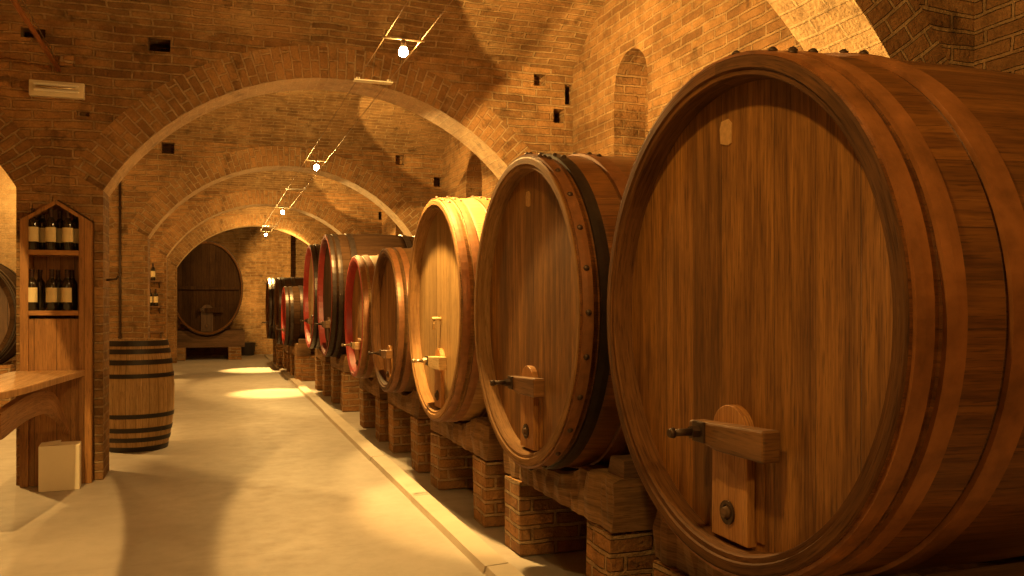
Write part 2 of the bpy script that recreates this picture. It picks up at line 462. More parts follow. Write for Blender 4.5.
mb = MB(); column_wall(mb, [XL, XR], lambda y: 0, lambda y: 4.2, [], lambda x, z, d: (x, YF, z)); struct(mb.build('wall_near', M['brick']))
BX = 1.95
bh = [hole(260, 249, 3, 3, YB, .1), hole(255, 251.5, 4, 4, YB, .1)]
mb = MB(); column_wall(mb, [XL, BX], lambda y: 0, lambda y: 4.2, bh, lambda x, z, d: (x, YB + d, z), 1.1)
mb.box(BX - .3, BX, YB, YB + 1, 0, 4.2, skip='-x -y')
struct(mb.build('wall_end', M['brick']))
mb = MB(); column_wall(mb, [BX - .1, XR], lambda y: 0, lambda y: 4.2, [], lambda x, z, d: (x, YB + 1, z), .7)
struct(mb.build('wall_end_recess', M['brick_vault']))

# cross wall closing the left aisle behind its cask
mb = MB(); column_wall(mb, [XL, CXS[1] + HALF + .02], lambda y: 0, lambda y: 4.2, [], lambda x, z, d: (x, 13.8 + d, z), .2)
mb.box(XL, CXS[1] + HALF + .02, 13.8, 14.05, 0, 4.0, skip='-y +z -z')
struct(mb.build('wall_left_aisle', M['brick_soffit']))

# kerb along the casks
mb = MB(); K0, K1, KH = 1.235, 1.385, .035
yk = 1.0; 
while yk < YB - .8:
    L = random.uniform(1.3, 1.75); y1 = min(yk + L, YB - .6)
    j = random.uniform(-.006, .006)
    prof = [(K0 + j, 0), (K0 + j + .012, KH), (K1 + j - .02, KH + .006), (K1 + j, 0)]
    for (xa, za), (xb, zb) in zip(prof, prof[1:]): mb.face([(xa, yk, za), (xa, y1, za), (xb, y1, zb), (xb, yk, zb)][::-1])
    for yy, fl in ((yk, 0), (y1, 1)):
        q = [(x, yy, z) for x, z in prof]; mb.face(q[::-1] if not fl else q)
    yk = y1 + .012
struct(mb.build('trim_kerb', M['kerb']))

# ------------------------------------------------------------------ casks
def cask(label, a, y, zb, zt, L=1.28, body='cask_front', head='cask_head', rim='rim', hoop='hoop', hoop2='hoop', door=True, patch=False, rivets=0, bolts=True,
         bar='bar', oval=1.0, rz=0, brace=False, group='casks lying on brick piers along the aisle', hoops=None, door_m='door', detail=True, spigot=False):
    Rr = (zt - zb) / 2; c = (0, 0, Rr); bul = .028
    root = thing('cask', label, 'cask', (a, y, zb), group, rz)
    rx = lambda x: Rr - .004 + bul * (1 - (2 * x / L - 1) ** 2)
    lip, dep = .058, .07
    n = 96 if detail else 56
    hs = hoops or [(.008, .052), (.082, .132), (.25, .318), (L - .318, L - .25), (L - .132, L - .082), (L - .052, L - .008)]
    prof = [(L * i / 16, rx(L * i / 16)) for i in range(17)]
    for h0, h1 in hs[1:4]: prof += [(h0 - .011, rx(h0 - .011)), (h0 - .0095, rx(h0) - .014), (h0 + .002, rx(h0) - .014), (h0 + .003, rx(h0))]
    prof.sort()
    m = MB(); m.lathe(prof, n=n, oy=oval, c=c, flip=True)
    m.lathe([(L, rx(L)), (L, Rr - lip), (L - dep, Rr - lip)], n=n, oy=oval, c=c, smooth=False, flip=True)
    m.lathe([(L - dep, Rr - lip), (L - dep, .001)], n=n, oy=oval, c=c, smooth=False, flip=True)
    m.build('staves', M[body], root)
    m = MB()
    m.lathe([(0.001, Rr - .004), (-.003, Rr - .012), (-.003, Rr - lip + .022), (.004, Rr - lip + .018), (.004, Rr - lip + .004), (.010, Rr - lip), (dep, Rr - lip - .004)][::-1], n=n, oy=oval, c=c, smooth=False, flip=True)
    m.build('rim', M[rim], root)
    m = MB(); hr = Rr - lip
    # head: flat boards set back from the rim
    for j in range(n):
        t0, t1 = 2 * pi * j / n, 2 * pi * (j + 1) / n
        pts = [(dep, 0, Rr), (dep, hr * sin(t0) * oval, Rr + hr * cos(t0)), (dep, hr * sin(t1) * oval, Rr + hr * cos(t1))]
        m.face(pts, [(p[1], p[2]) for p in pts])
    m.build('head', M[head], root)
    for hi, (h0, h1) in enumerate(hs):
        m = MB(); th = .010
        pr = [(h0, rx(h0) - .003), (h0, rx(h0) + th), ((h0 + h1) / 2, rx((h0 + h1) / 2) + th + .001), (h1, rx(h1) + th), (h1, rx(h1) - .003)]
        m.lathe(pr, n=n, oy=oval, c=c, smooth=False, flip=True)
        ho = m.build('hoop', M[hoop2 if hi in (1,) else hoop], root)
        ho.data.polygons.foreach_set('use_smooth', [False] * len(ho.data.polygons))
        spots = []
        if bolts and hi < 4:
            # overlap of the hoop, riveted near the crown
            for q in (.40, .33, .10):
                spots.append((q - .03 * hi, (h0 + h1) / 2 + .012 * (1 if q > .35 else -1)))
        if rivets and hi == 0:
            for k in range(rivets): spots.append((2 * pi * (k + .5) / rivets - pi, (h0 + h1) / 2))
        for (t, x) in spots:
            m = MB(); rr = rx(x) + th - .001
            p = Vector((x, -rr * sin(t) * oval, Rr + rr * cos(t))); nn = Vector((0, -sin(t), cos(t)))
            m.tube(p, p + nn * .005, (.013, .012), 8); m.tube(p + nn * .005, p + nn * .011, (.012, .004), 8)
            m.build('rivet', M['iron'], ho)
    if door:
        s = Rr / .712
        dz0, dz1, w = -Rr + lip + .006, -.335 * s, .086 * s
        x1, x0 = dep, dep - .028
        out = [(-w * 1.03, dz0 + .012), (w * 1.03, dz0 + .012), (w, dz1)]
        for k in range(1, 12): out.append((w * cos(pi * k / 12), dz1 + w * .95 * sin(pi * k / 12)))
        out.append((-w, dz1))
        m = MB()
        fr = [(x0, p[0], Rr + p[1]) for p in out]; bk = [(x1 + .004, p[0], Rr + p[1]) for p in out]
        m.face(fr[::-1])
        for k in range(len(out)):
            k2 = (k + 1) % len(out); m.face([fr[k], fr[k2], bk[k2], bk[k]])
        dr = m.build('hatch', M[door_m], root, bevel=.003)
        # frame strips either side of the hatch
        if detail:
            for sg in (-1, 1):
                m = MB(); yy = sorted((sg * (w + .008), sg * (w + .045)))
                m.box(dep - .006, dep + .002, yy[0], yy[1], Rr + dz0 + .03 * s, Rr + dz1 - .02)
                m.build('hatch_frame', M[head], root, bevel=.002)
        # bung near the foot of the hatch
        m = MB(); bz = Rr + dz0 + .09 * s
        m.lathe([(x0 + .002, .034 * s), (x0 - .006, .034 * s), (x0 - .006, .022 * s), (x0 + .002, .020 * s)][::-1], n=20, c=(0, .004, bz), smooth=False, flip=True)
        m.build('bung_ring', M['iron'], dr)
        m = MB(); m.tube((x0 + .004, .004, bz), (x0 - .018, .004, bz), (.02 * s, .014 * s), 10); m.build('bung', M['chock'], dr)
        # crossbar with its screw
        bzc = Rr - .335 * s; bw = .18 * s; bh = .042 * s
        m = MB()
        o2 = [(-bw, bh * .62), (bw, bh), (bw, -bh), (-bw * .2, -bh * 1.05), (-bw, -bh * .5)]     # (lateral towards far end, z)
        o2 = [(-p[0] - .055 * s, p[1]) for p in o2]
        xa, xb = x0 - .055, x0 - .001
        fr = [(xa, p[0], bzc + p[1]) for p in o2]; bk = [(xb, p[0], bzc + p[1]) for p in o2]
        m.face(fr); m.face(bk[::-1])
        for k in range(len(o2)):
            k2 = (k + 1) % len(o2); m.face([fr[k2], fr[k], bk[k], bk[k2]])
        br = m.build('crossbar', M[bar], root, bevel=.006)
        m = MB(); cy = .065 * s
        m.box(xa - .007, xa + .002, cy - .03 * s, cy + .03 * s, bzc - .03 * s, bzc + .03 * s); m.build('nut_plate', M['iron'], br, bevel=.002)
        m = MB(); m.tube((xa, cy, bzc), (xa - .03, cy, bzc), .019 * s, 6, smooth=False)
        m.tube((xa - .03, cy, bzc), (xa - .085, cy, bzc), (.011 * s, .010 * s), 10)
        m.tube((xa - .085, cy, bzc), (xa - .1, cy, bzc), (.016 * s, .012 * s), 10)
        m.build('screw', M['steel' if bar == 'bar_pale' else 'iron'], br)
    if spigot:
        m = MB(); m.tube((dep + .002, .02, Rr - .06), (dep - .06, .02, Rr - .06), .011, 8); m.tube((dep - .05, .02, Rr - .055), (dep - .05, .02, Rr - .13), .007, 8); m.build('sampling_tap', M['bar_pale'], root)
    if patch:
        pz = Rr + .53; m = MB(); k = [(-.028, -.036), (-.01, -.04), (.026, -.03), (.03, .012), (.022, .034), (-.012, .036), (-.03, .02)]
        fr = [(dep - .003, p[0] + .055, pz + p[1]) for p in k]; bk = [(dep + .002, p[0] + .055, pz + p[1]) for p in k]
        m.face(fr[::-1]); 
        for q in range(len(k)):
            q2 = (q + 1) % len(k); m.face([fr[q], fr[q2], bk[q2], bk[q]])
        m.build('paper_tag', M['old_paper'], root)
    if brace:
        m = MB(); m.box(dep - .05, dep + .002, -Rr * oval * .9, Rr * oval * .9, Rr - .04, Rr + .04); m.build('head_brace', M['cask_black'], root, bevel=.006)
    return root, Rr, rx

ORD = ['nearest', 'second', 'third', 'fourth', 'fifth', 'sixth', 'seventh', 'eighth', 'ninth', 'tenth']
WHICH = ['the huge nearest cask', 'the cask second from the camera', 'the brightly lit third cask', 'the plain fourth cask', 'the red-rimmed fifth cask',
         'the big dark sixth cask', 'the tall red-rimmed seventh cask', 'the small red-rimmed eighth cask', 'the dark ninth cask', 'the tenth cask by the end wall']
def cradle(i, a, y, zb, Rr, rx, dy=.53, X0=.165, pw=.245, pdepth=1.0, chock_side=True):
    """two saddle beams under one cask, and the two brick piers that carry them"""
    bt, bb = zb + .045, zb - .165
    bx0 = a + X0
    root = thing('timber_cradle', 'rough timber beams on brick piers, carrying ' + WHICH[i], 'beam', (bx0, y, bb), 'timber cradles under the casks')
    zc = zb + Rr; half = dy + .13
    for nm, x0, x1 in (('front_beam', 0, .24), ('rear_beam', .68, .9)):
        m = MB(); n = 36
        xm = X0 + (x0 + x1) / 2
        rr = max(rx(X0 + x0), rx(X0 + x1), rx(min(.64, X0 + x1))) + .010
        def top(yy):
            t = bt - bb
            if abs(yy) < rr: t = min(t, zc - sqrt(rr * rr - yy * yy) - bb)
            return t
        rnd = [random.uniform(-.016, .016) for _ in range(n + 1)]
        rn2 = [random.uniform(-.012, .012) for _ in range(n + 1)]
        st = [(-half + 2 * half * k / n) for k in range(n + 1)]
        P = []
        for k, yy in enumerate(st):
            t = top(yy)
            ju = rnd[k]; jl = 0
            P.append([(x0 + ju * .6, yy, jl), (x0 + ju * .5 + rn2[k], yy, t * .5), (x0 + .012 + ju, yy, t - .012), (x0 + .03, yy, t), (x1 - .02, yy, t), (x1, yy, t - .02), (x1, yy, jl), (x0 + ju * .6, yy, jl)])
        prof = [0, .1, .2, .22, .4, .42, .6, .85]
        U = [[(yy + i * 3.1, q) for q in prof] for yy in st]
        m.grid(P, U, smooth=False)
        m.face([p for p in P[0][:-1]]); m.face([p for p in P[-1][:-1]][::-1])
        m.build(nm, M['beam'], root)
    if chock_side:
        for sg in (-1, 1):
            yy0 = .50 * Rr / .712
            r1 = rx(.3) + .012
            m = MB(); y1 = half - .01
            zt_ = lambda q: zc - sqrt(max(0, r1 * r1 - q * q)) - bb
            t0 = bt - bb - .001
            pts = [(yy0, t0), (y1, t0), (y1, t0 + .075), (yy0 + .03, min(t0 + .075, zt_(yy0 + .03)))]
            pts = [(sg * p[0], p[1]) for p in pts]
            A = [(.05, p[0], p[1]) for p in pts]; B = [(.42, p[0], p[1]) for p in pts]
            m.face(A if sg < 0 else A[::-1]); m.face(B[::-1] if sg < 0 else B)
            for k in range(4):
                k2 = (k + 1) % 4; q = [A[k2], A[k], B[k], B[k2]]; m.face(q if sg < 0 else q[::-1])
            m.build('chock', M['chock'], root, bevel=.004)
    for sg, wd in ((-1, 'nearer'), (1, 'farther')):
        m = MB(); n = 6
        yc = y + sg * dy
        m.box(bx0 - .008, bx0 + pdepth, yc - pw / 2, yc + pw / 2, 0, bb - .007, jit=.006)
        o = m.build('brick_pier', M['brick_pier'], bevel=.008)
        tag(o, 'brick pier under the %s beam ends of %s' % (wd, WHICH[i]), 'pier', 'brick piers under the casks')

E = EYE
specs = [
 dict(label='huge reddish brown cask nearest the camera, rusty hoops and wooden hatch', y=2.08, zb=E-.741, zt=E+.683, patch=True, rivets=0, hoop='hoop_worn', hoop2='hoop_worn'),
 dict(label='brown cask second from the camera, riveted rim hoop and dark band', y=3.73, zb=E-.741, zt=E+.683, patch=True, rivets=26, hoop2='hoop_dark', rim='rim_pale'),
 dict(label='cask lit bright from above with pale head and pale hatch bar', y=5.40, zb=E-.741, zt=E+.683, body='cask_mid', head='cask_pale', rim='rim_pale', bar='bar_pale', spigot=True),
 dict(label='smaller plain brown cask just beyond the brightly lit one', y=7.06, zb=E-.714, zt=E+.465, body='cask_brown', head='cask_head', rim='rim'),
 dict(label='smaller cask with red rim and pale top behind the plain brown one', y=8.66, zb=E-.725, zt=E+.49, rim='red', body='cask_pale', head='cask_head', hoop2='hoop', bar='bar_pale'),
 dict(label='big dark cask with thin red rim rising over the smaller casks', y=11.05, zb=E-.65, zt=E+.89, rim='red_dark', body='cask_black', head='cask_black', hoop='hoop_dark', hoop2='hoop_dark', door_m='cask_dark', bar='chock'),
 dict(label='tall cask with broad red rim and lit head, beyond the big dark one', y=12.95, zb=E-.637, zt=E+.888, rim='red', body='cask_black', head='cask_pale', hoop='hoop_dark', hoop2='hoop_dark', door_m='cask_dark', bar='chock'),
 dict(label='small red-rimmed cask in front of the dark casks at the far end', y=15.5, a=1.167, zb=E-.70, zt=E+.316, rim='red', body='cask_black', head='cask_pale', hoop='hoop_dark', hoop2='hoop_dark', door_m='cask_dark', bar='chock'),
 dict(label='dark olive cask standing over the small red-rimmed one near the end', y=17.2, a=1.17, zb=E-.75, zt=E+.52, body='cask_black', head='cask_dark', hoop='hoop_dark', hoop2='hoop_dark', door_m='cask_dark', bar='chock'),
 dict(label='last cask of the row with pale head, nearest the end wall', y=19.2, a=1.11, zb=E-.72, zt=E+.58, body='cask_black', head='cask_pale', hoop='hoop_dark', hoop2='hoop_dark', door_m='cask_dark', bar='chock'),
]
for i, s in enumerate(specs):
    s = dict(s); a = s.pop('a', 1.335)
    big = i < 5
    root, Rr, rx = cask(a=a, detail=big, bolts=(i < 3), **s)
    cradle(i, a, s['y'], s['zb'], Rr, rx, dy=.53 if i < 3 else .47, chock_side=True)

# oval cask against the end wall, head towards the room
_, zct = onY(207, 241, 21.3); _, zcb = onY(207, 335, 21.3); xc, _ = onY(207, 288, 21.3)
root, Rr, rx = cask(label='large dark oval cask facing down the aisle against the end wall', a=xc, y=21.3, zb=zcb, zt=zct, L=1.7, body='cask_black', head='cask_black', rim='rim', hoop='hoop_dark', hoop2='hoop_dark',
     door=True, oval=.73, rz=pi/2, brace=True, bolts=False, detail=False, bar='cask_black', door_m='cask_dark', group='large casks set with their heads to the aisle end')
st = thing('cask_stand', 'dark timber stand on stone blocks under the oval cask', 'stand', (xc, 21.3, 0))
for sg in (-1, 1):
    m = MB(); m.box(sg * .62 - .15, sg * .62 + .15, .0, 1.6, 0, .30, jit=.01); m.build('stone_block', M['brick_pier'], st, bevel=.01)
m = MB()
n = 24; half = .85
for k in range(n):
    ya, yb = -half + 2 * half * k / n, -half + 2 * half * (k + 1) / n
    def tp(q):
        aa = q / .73; rr = Rr + .045
        return min(zcb + .10, zcb + Rr - sqrt(max(0, rr * rr - aa * aa)) - .004) if abs(aa) < rr else zcb + .10
    for y0, y1 in ((.10, .42), (1.2, 1.5)):
        a_, b_ = tp(ya), tp(yb)
        m.face([(ya, y0, .30), (yb, y0, .30), (yb, y0, b_), (ya, y0, a_)]); m.face([(ya, y1, .30), (ya, y1, a_), (yb, y1, b_), (yb, y1, .30)])
        m.face([(ya, y0, a_), (yb, y0, b_), (yb, y1, b_), (ya, y1, a_)]); m.face([(ya, y0, .30), (ya, y1, .30), (yb, y1, .30), (yb, y0, .30)])
        if k in (0, n - 1):
            e = ya if k == 0 else yb; h = a_ if k == 0 else b_
            q = [(e, y0, .30), (e, y0, h), (e, y1, h), (e, y1, .30)]; m.face(q if k == 0 else q[::-1])
m.build('saddle_beams', M['chock'], st)

# cask in the left aisle
root, Rr2, rx2 = cask(label='dark cask in the left aisle, its edge showing past the shelf pillar', a=-2.98, y=11.7, zb=E-.12-.73, zt=E-.12+.73, L=1.3, body='cask_black', head='cask_dark', rim='cask_black', hoop='hoop_dark', hoop2='hoop_dark',
     rz=pi/2, bolts=False, detail=False, group='large casks set with their heads to the aisle end')
m = MB()
zb2 = E - .85
st2 = thing('cask_stand', 'brick stand under the dark cask in the left aisle', 'stand', (-2.98, 11.7, 0))
for y0, y1 in ((.1, .4), (.9, 1.2)):
    m = MB(); n = 20; half = .66
    for k in range(n):
        ya, yb = -half + 2 * half * k / n, -half + 2 * half * (k + 1) / n
        tp = lambda q: min(zb2 + .12, zb2 + Rr2 - sqrt(max(0, (Rr2 + .04) ** 2 - q * q)) - .003)
        a_, b_ = tp(ya), tp(yb)
        m.face([(ya, y0, 0), (yb, y0, 0), (yb, y0, b_), (ya, y0, a_)]); m.face([(ya, y1, 0), (ya, y1, a_), (yb, y1, b_), (yb, y1, 0)])
        m.face([(ya, y0, a_), (yb, y0, b_), (yb, y1, b_), (ya, y1, a_)])
        if k in (0, n - 1):
            e = ya if k == 0 else yb; h = a_ if k == 0 else b_
            q = [(e, y0, 0), (e, y0, h), (e, y1, h), (e, y1, 0)]; m.face(q if k == 0 else q[::-1])
    m.build('saddle_wall', M['brick_pier'], st2)

# ------------------------------------------------------------------ small upright barrel
bx, by = -.665, 8.48
rt = thing('barrel', 'small upright oak barrel with black hoops beside the shelf pillar', 'barrel', (bx, by, 0))
H = .985; rb = lambda z: .268 + .062 * (1 - (2 * z / H - 1) ** 2)
m = MB(); m.lathe([(H * i / 20, rb(H * i / 20)) for i in range(21)], axis='z', n=56)
m.lathe([(H, rb(H)), (H, rb(H) - .025), (H - .03, rb(H) - .03)], axis='z', n=56, smooth=False)
m.lathe([(0, .001), (0, rb(0))], axis='z', n=56, smooth=False)
m.build('staves', M['barrique'], rt)
m = MB()
for j in range(40):
    t0, t1 = 2 * pi * j / 40, 2 * pi * (j + 1) / 40; r = rb(H) - .027
    m.face([(0, 0, H - .03), (r * cos(t0), r * sin(t0), H - .03), (r * cos(t1), r * sin(t1), H - .03)])
m.build('head', M['barrique'], rt)
for z0, z1 in ((.935, .984), (.868, .91), (.772, .815), (.655, .692), (.30, .337), (.175, .215), (.09, .128), (.002, .045)):
    m = MB(); m.lathe([(z0, rb(z0) - .002), (z0, rb(z0) + .005), (z1, rb(z1) + .005), (z1, rb(z1) - .002)], axis='z', n=56, smooth=False)
    m.build('hoop', M['black_hoop'], rt)

# ------------------------------------------------------------------ shelf unit on the pillar
YW = ARCH[2]; UY0 = YW - .10; UY1 = YW + RECESS - .004
un = thing('shelf_unit', 'tall gabled wooden bottle shelf set into the brick pillar', 'shelf', (UXM, UY0, 0))
lx = lambda x: x - UXM
ua, ub = UX0 + .006, UX1 - .006
Wl, Wr = ua + .055, ub - .085        # inner edges of the stiles
def gz2(x): return gz(x) - .012
Z_UP, Z_LO = E + .395, E - .04       # shelf tops
def stile(x0, x1):
    m = MB(); A = [(lx(x0), 0, .0), (lx(x1), 0, 0), (lx(x1), 0, gz2(x1)), (lx(x0), 0, gz2(x0))]
    B = [(p[0], UY1 - UY0, p[2]) for p in A]
    m.face(A); m.face(B[::-1])
    for k in range(4):
        k2 = (k + 1) % 4; m.face([A[k2], A[k], B[k], B[k2]])
    m.build('stile', M['pine'], un, bevel=.003)
stile(ua, Wl); stile(Wr, ub)
m = MB(); yb0 = UY1 - UY0 - .02
A = [(lx(Wl), yb0, .0), (lx(Wr), yb0, 0), (lx(Wr), yb0, gz2(Wr)), (lx(UXM), yb0, gz2(UXM)), (lx(Wl), yb0, gz2(Wl))]
m.face(A)
B = [(p[0], p[1] + .018, p[2]) for p in A]
for k in range(5):
    k2 = (k + 1) % 5; m.face([A[k2], A[k], B[k], B[k2]])
m.build('back_panel', M['pine'], un)
m = MB(); m.box(lx(Wl), lx(Wr), .025, .05, 0, Z_LO - .06); m.build('front_panel', M['pine'], un)
for z in (Z_UP, Z_LO):
    m = MB(); m.box(lx(Wl) + .001, lx(Wr) - .001, -.012, yb0, z - .035, z); m.build('shelf', M['pine_h'], un, bevel=.003)
m = MB()                              # gable hood above the bottles
for sg in (-1, 1):
    xe = Wl if sg < 0 else Wr
    A = [(lx(UXM), 0, gz2(UXM)), (lx(UXM), 0, gz2(UXM) - .03), (lx(xe), 0, gz2(xe) - .03), (lx(xe), 0, gz2(xe))]
    if sg > 0: A = A[::-1]
    A = A[::-1]; B = [(p[0], yb0, p[2]) for p in A]
    m.face(A)
    for k in range(4):
        k2 = (k + 1) % 4; m.face([A[k2], A[k], B[k], B[k2]])
m.build('gable_board', M['pine'], un)

# ------------------------------------------------------------------ bottles
def bottle_meshes():
    g = MB(); g.lathe([(0.0, .001), (0, .034), (.004, .0365), (.19, .0365), (.212, .031), (.228, .0185), (.24, .0145), (.285, .0135), (.288, .0155), (.297, .0155), (.297, .001)], axis='z', n=24)
    c = MB(); c.lathe([(.236, .0152), (.287, .0146), (.289, .0165), (.298, .0165), (.2985, .001)], axis='z', n=20)
    l = MB(); P, U = [], []
    for j in range(19):
        t = -pi / 2 - 1.35 + 2.7 * j / 18
        P.append([(.0371 * cos(t), .0371 * sin(t), z) for z in (.06, .165)]); U.append([(t * .037, z) for z in (.06, .165)])
    l.grid(P, U)
    return g, c, l
proto = None
def bottle(label, loc, rz=0, group='wine bottles on the pillar shelves'):
    global proto
    if proto is None:
        r = thing('wine_bottle', label, 'bottle', loc, group, rz)
        g, c, l = bottle_meshes()
        b = g.build('glass', M['glass'], r); k = c.build('capsule', M['capsule'], r); p = l.build('paper_label', M['paper'], r, weld=True); p['label'] = 'cream paper label'
        proto = r; return r
    r = proto.copy(); COL.objects.link(r); r.location = loc; r.rotation_euler = (0, 0, rz); r['label'] = label; r['group'] = group
    for ch in list(proto.children):
        q = ch.copy(); COL.objects.link(q); q.parent = r
    return r
yf = UY0 + .033; yr = UY0 + .125
def bx_(px, y): return onY(px, 240, y)[0]
PLN = ['left', 'middle', 'right']
for k, px in enumerate((33, 51, 68)): bottle('%s wine bottle in the front row of the upper pillar shelf' % PLN[k], (bx_(px, yf), yf, Z_UP), [.1, -.15, .05][k])
for k, px in enumerate((42.5, 60, 75)): bottle('%s wine bottle in the back row of the upper pillar shelf' % PLN[k], (bx_(px, yr), yr, Z_UP), [.3, -.3, -.1][k])
for k, px in enumerate((32, 51.5, 67)): bottle('%s wine bottle in the front row of the lower pillar shelf' % PLN[k], (bx_(px, yf), yf, Z_LO), [0, .2, -.25][k])
for k, px in enumerate((40, 58, 72)): bottle('%s wine bottle in the back row of the lower pillar shelf' % PLN[k], (bx_(px, yr), yr, Z_LO), [2.6, .3, 2.9][k])

# far pillar with little shelves and three bottles
y3 = ARCH[4]
def wall_shelf(px, py, lab):
    x, z = onY(px, py, y3 - .06)
    r = thing('wall_shelf', lab, 'shelf', (x, y3, z), 'little shelves on the far pillar')
    m = MB(); m.box(-.14, .14, -.13, 0, -.03, 0); m.build('board', M['chock'], r, bevel=.003)
    for sx in (-.1, .1):
        m = MB(); m.face([(sx - .01, 0, -.03), (sx - .01, -.1, -.03), (sx - .01, 0, -.13)]); m.face([(sx + .01, 0, -.03), (sx + .01, 0, -.13), (sx + .01, -.1, -.03)]); m.face([(sx - .01, -.1, -.03), (sx + .01, -.1, -.03), (sx + .01, 0, -.13), (sx - .01, 0, -.13)])
        m.build('bracket', M['iron'], r)
    return x, z
x, z = wall_shelf(153, 280.5, 'little dark shelf holding one bottle high on the far pillar')
bottle('single wine bottle on the top little shelf of the far pillar', (x, y3 - .065, z), 0, 'wine bottles on the far pillar')
x, z = wall_shelf(153, 306, 'little dark shelf holding two bottles, middle of the far pillar')
bottle('left one of the two bottles on the far pillar', (x - .045, y3 - .065, z), 0, 'wine bottles on the far pillar')
bottle('right one of the two bottles on the far pillar', (x + .045, y3 - .065, z), .1, 'wine bottles on the far pillar')
wall_shelf(154.5, 331, 'little empty shelf lowest on the far pillar behind the barrel')

# ------------------------------------------------------------------ counter with curved brace at the pillar
ct = thing('counter', 'narrow wooden tasting counter on a curved brace, fixed to the shelf pillar', 'counter', (UXM, UY0, 0))
TZ = E - .47; th = .045
# plan outline in world coordinates: fixed to the unit and running toward the viewer
plan = [(UX0 - .03, UY0 - .002), (UX1 - .05, UY0 - .002), (-.90, 6.70), (-.955, 6.2), (-1.02, 5.6), (-1.09, 5.2), (-1.38, 5.2), (-1.37, 5.6), (-1.36, 6.2), (-1.36, 6.7)]
m = MB(); A = [(lx(x), y - UY0, TZ) for x, y in plan]; B = [(p[0], p[1], TZ - th) for p in A]
m.face(A[::-1]); m.face(B)
for k in range(len(A)):
    k2 = (k + 1) % len(A); m.face([A[k], A[k2], B[k2], B[k]])
m.build('counter_top', M['counter'], ct, bevel=.006)
# curved brace cut from an old stave: pillar foot -> up and out under the top
def brace(xoff):
    m = MB(); pts = []
    P0 = (UY0, .40); P1 = (UY0 - .30, .70); P2 = (UY0 - .78, TZ - th - .0); P3 = (UY0 - 2.0, TZ - th - .06)
    ctrl = [(UY0 + .0, .385), (UY0 - .10, .55), (UY0 - .34, .70), (UY0 - .75, .745), (UY0 - 1.15, .735), (UY0 - 1.5, .70)]
    # Catmull-Rom through the control points
    cs = [ctrl[0]] + ctrl + [ctrl[-1]]; line = []
    for i in range(1, len(cs) - 2):
        for s in range(6):
            t = s / 6; q = []
            for d in (0, 1):
                p0, p1, p2, p3 = (cs[i - 1][d], cs[i][d], cs[i + 1][d], cs[i + 2][d])
                q.append(.5 * (2 * p1 + (p2 - p0) * t + (2 * p0 - 5 * p1 + 4 * p2 - p3) * t * t + (3 * p1 - p0 - 3 * p2 + p3) * t ** 3))
            line.append(tuple(q))
    line.append(ctrl[-1])
    wdt = lambda s: .055 + .075 * sin(pi * min(1, s * 1.25)) if s < .4 else .13
    P, U = [], []
    L = 0
    for i, (y, z) in enumerate(line):
        a = line[max(0, i - 1)]; b = line[min(len(line) - 1, i + 1)]
        d = Vector((b[0] - a[0], b[1] - a[1])).normalized(); nrm = Vector((-d.y, d.x))
        if nrm.y > 0: nrm = -nrm
        if i: L += math.hypot(y - line[i - 1][0], z - line[i - 1][1])
        s = i / (len(line) - 1); w = .03 + .12 * min(1, s / .35)
        o = (y, z); q = (y + nrm.x * w, z + nrm.y * w)
        xx = xoff - .13 * s; t = .022
        P.append([(lx(xx + t), o[0] - UY0, o[1]), (lx(xx + t), q[0] - UY0, q[1]), (lx(xx - t), q[0] - UY0, q[1]), (lx(xx - t), o[0] - UY0, o[1]), (lx(xx + t), o[0] - UY0, o[1])])
        U.append([(L, 0), (L, w), (L, w + .04), (L, 2 * w + .04), (L, 2 * w + .08)])
    m.grid(P, U, smooth=False); m.face(P[0][:-1]); m.face(P[-1][:-1][::-1])
    m.build('brace', M['stave_dark'], ct)
brace(-1.0)

# white carton on the floor
x, _ = onY(58.5, 460, 6.7)
bxr = thing('carton', 'white box on the floor in front of the shelf pillar', 'box', (x, 6.775, 0), rz=R_(4))
m = MB(); m.box(-.128, .128, -.09, .09, 0, .318); m.build('carton_body', M['card'], bxr, bevel=.004)
m = MB(); m.face([(-.126, -.088, .3195), (.0, -.088, .332), (.0, .088, .332), (-.126, .088, .3195)]); m.face([(-.126, -.088, .3185), (-.126, .088, .3185), (.0, .088, .329), (.0, -.088, .329)])
m.face([(0, -.088, .332), (0, -.088, .329), (0, .088, .329), (0, .088, .332)]); m.face([(-.126, -.088, .3195), (-.126, -.088, .3185), (0, -.088, .329), (0, -.088, .332)])
m.build('flap', M['card'], bxr)

# dark tub by the end wall
x, _ = onY(247, 350, 23.12)
tb = thing('tub', 'dark round tub on the floor by the end wall', 'tub', (x, 23.12, 0))
m = MB(); m.lathe([(0, .001), (0, .17), (.31, .215), (.315, .225), (.325, .225), (.325, .205), (.03, .16), (.03, .001)], axis='z', n=32, smooth=False); m.build('pail', M['tub'], tb)
for sg in (-1, 1):
    m = MB(); prev = None
    for k in range(9):
        t = pi * k / 8; p = (sg * (.205 + .05 * sin(t)), .06 * cos(t), .25)
        if prev: m.tube(prev, p, .008, 6)
        prev = p
    m.build('handle', M['tub'], tb)

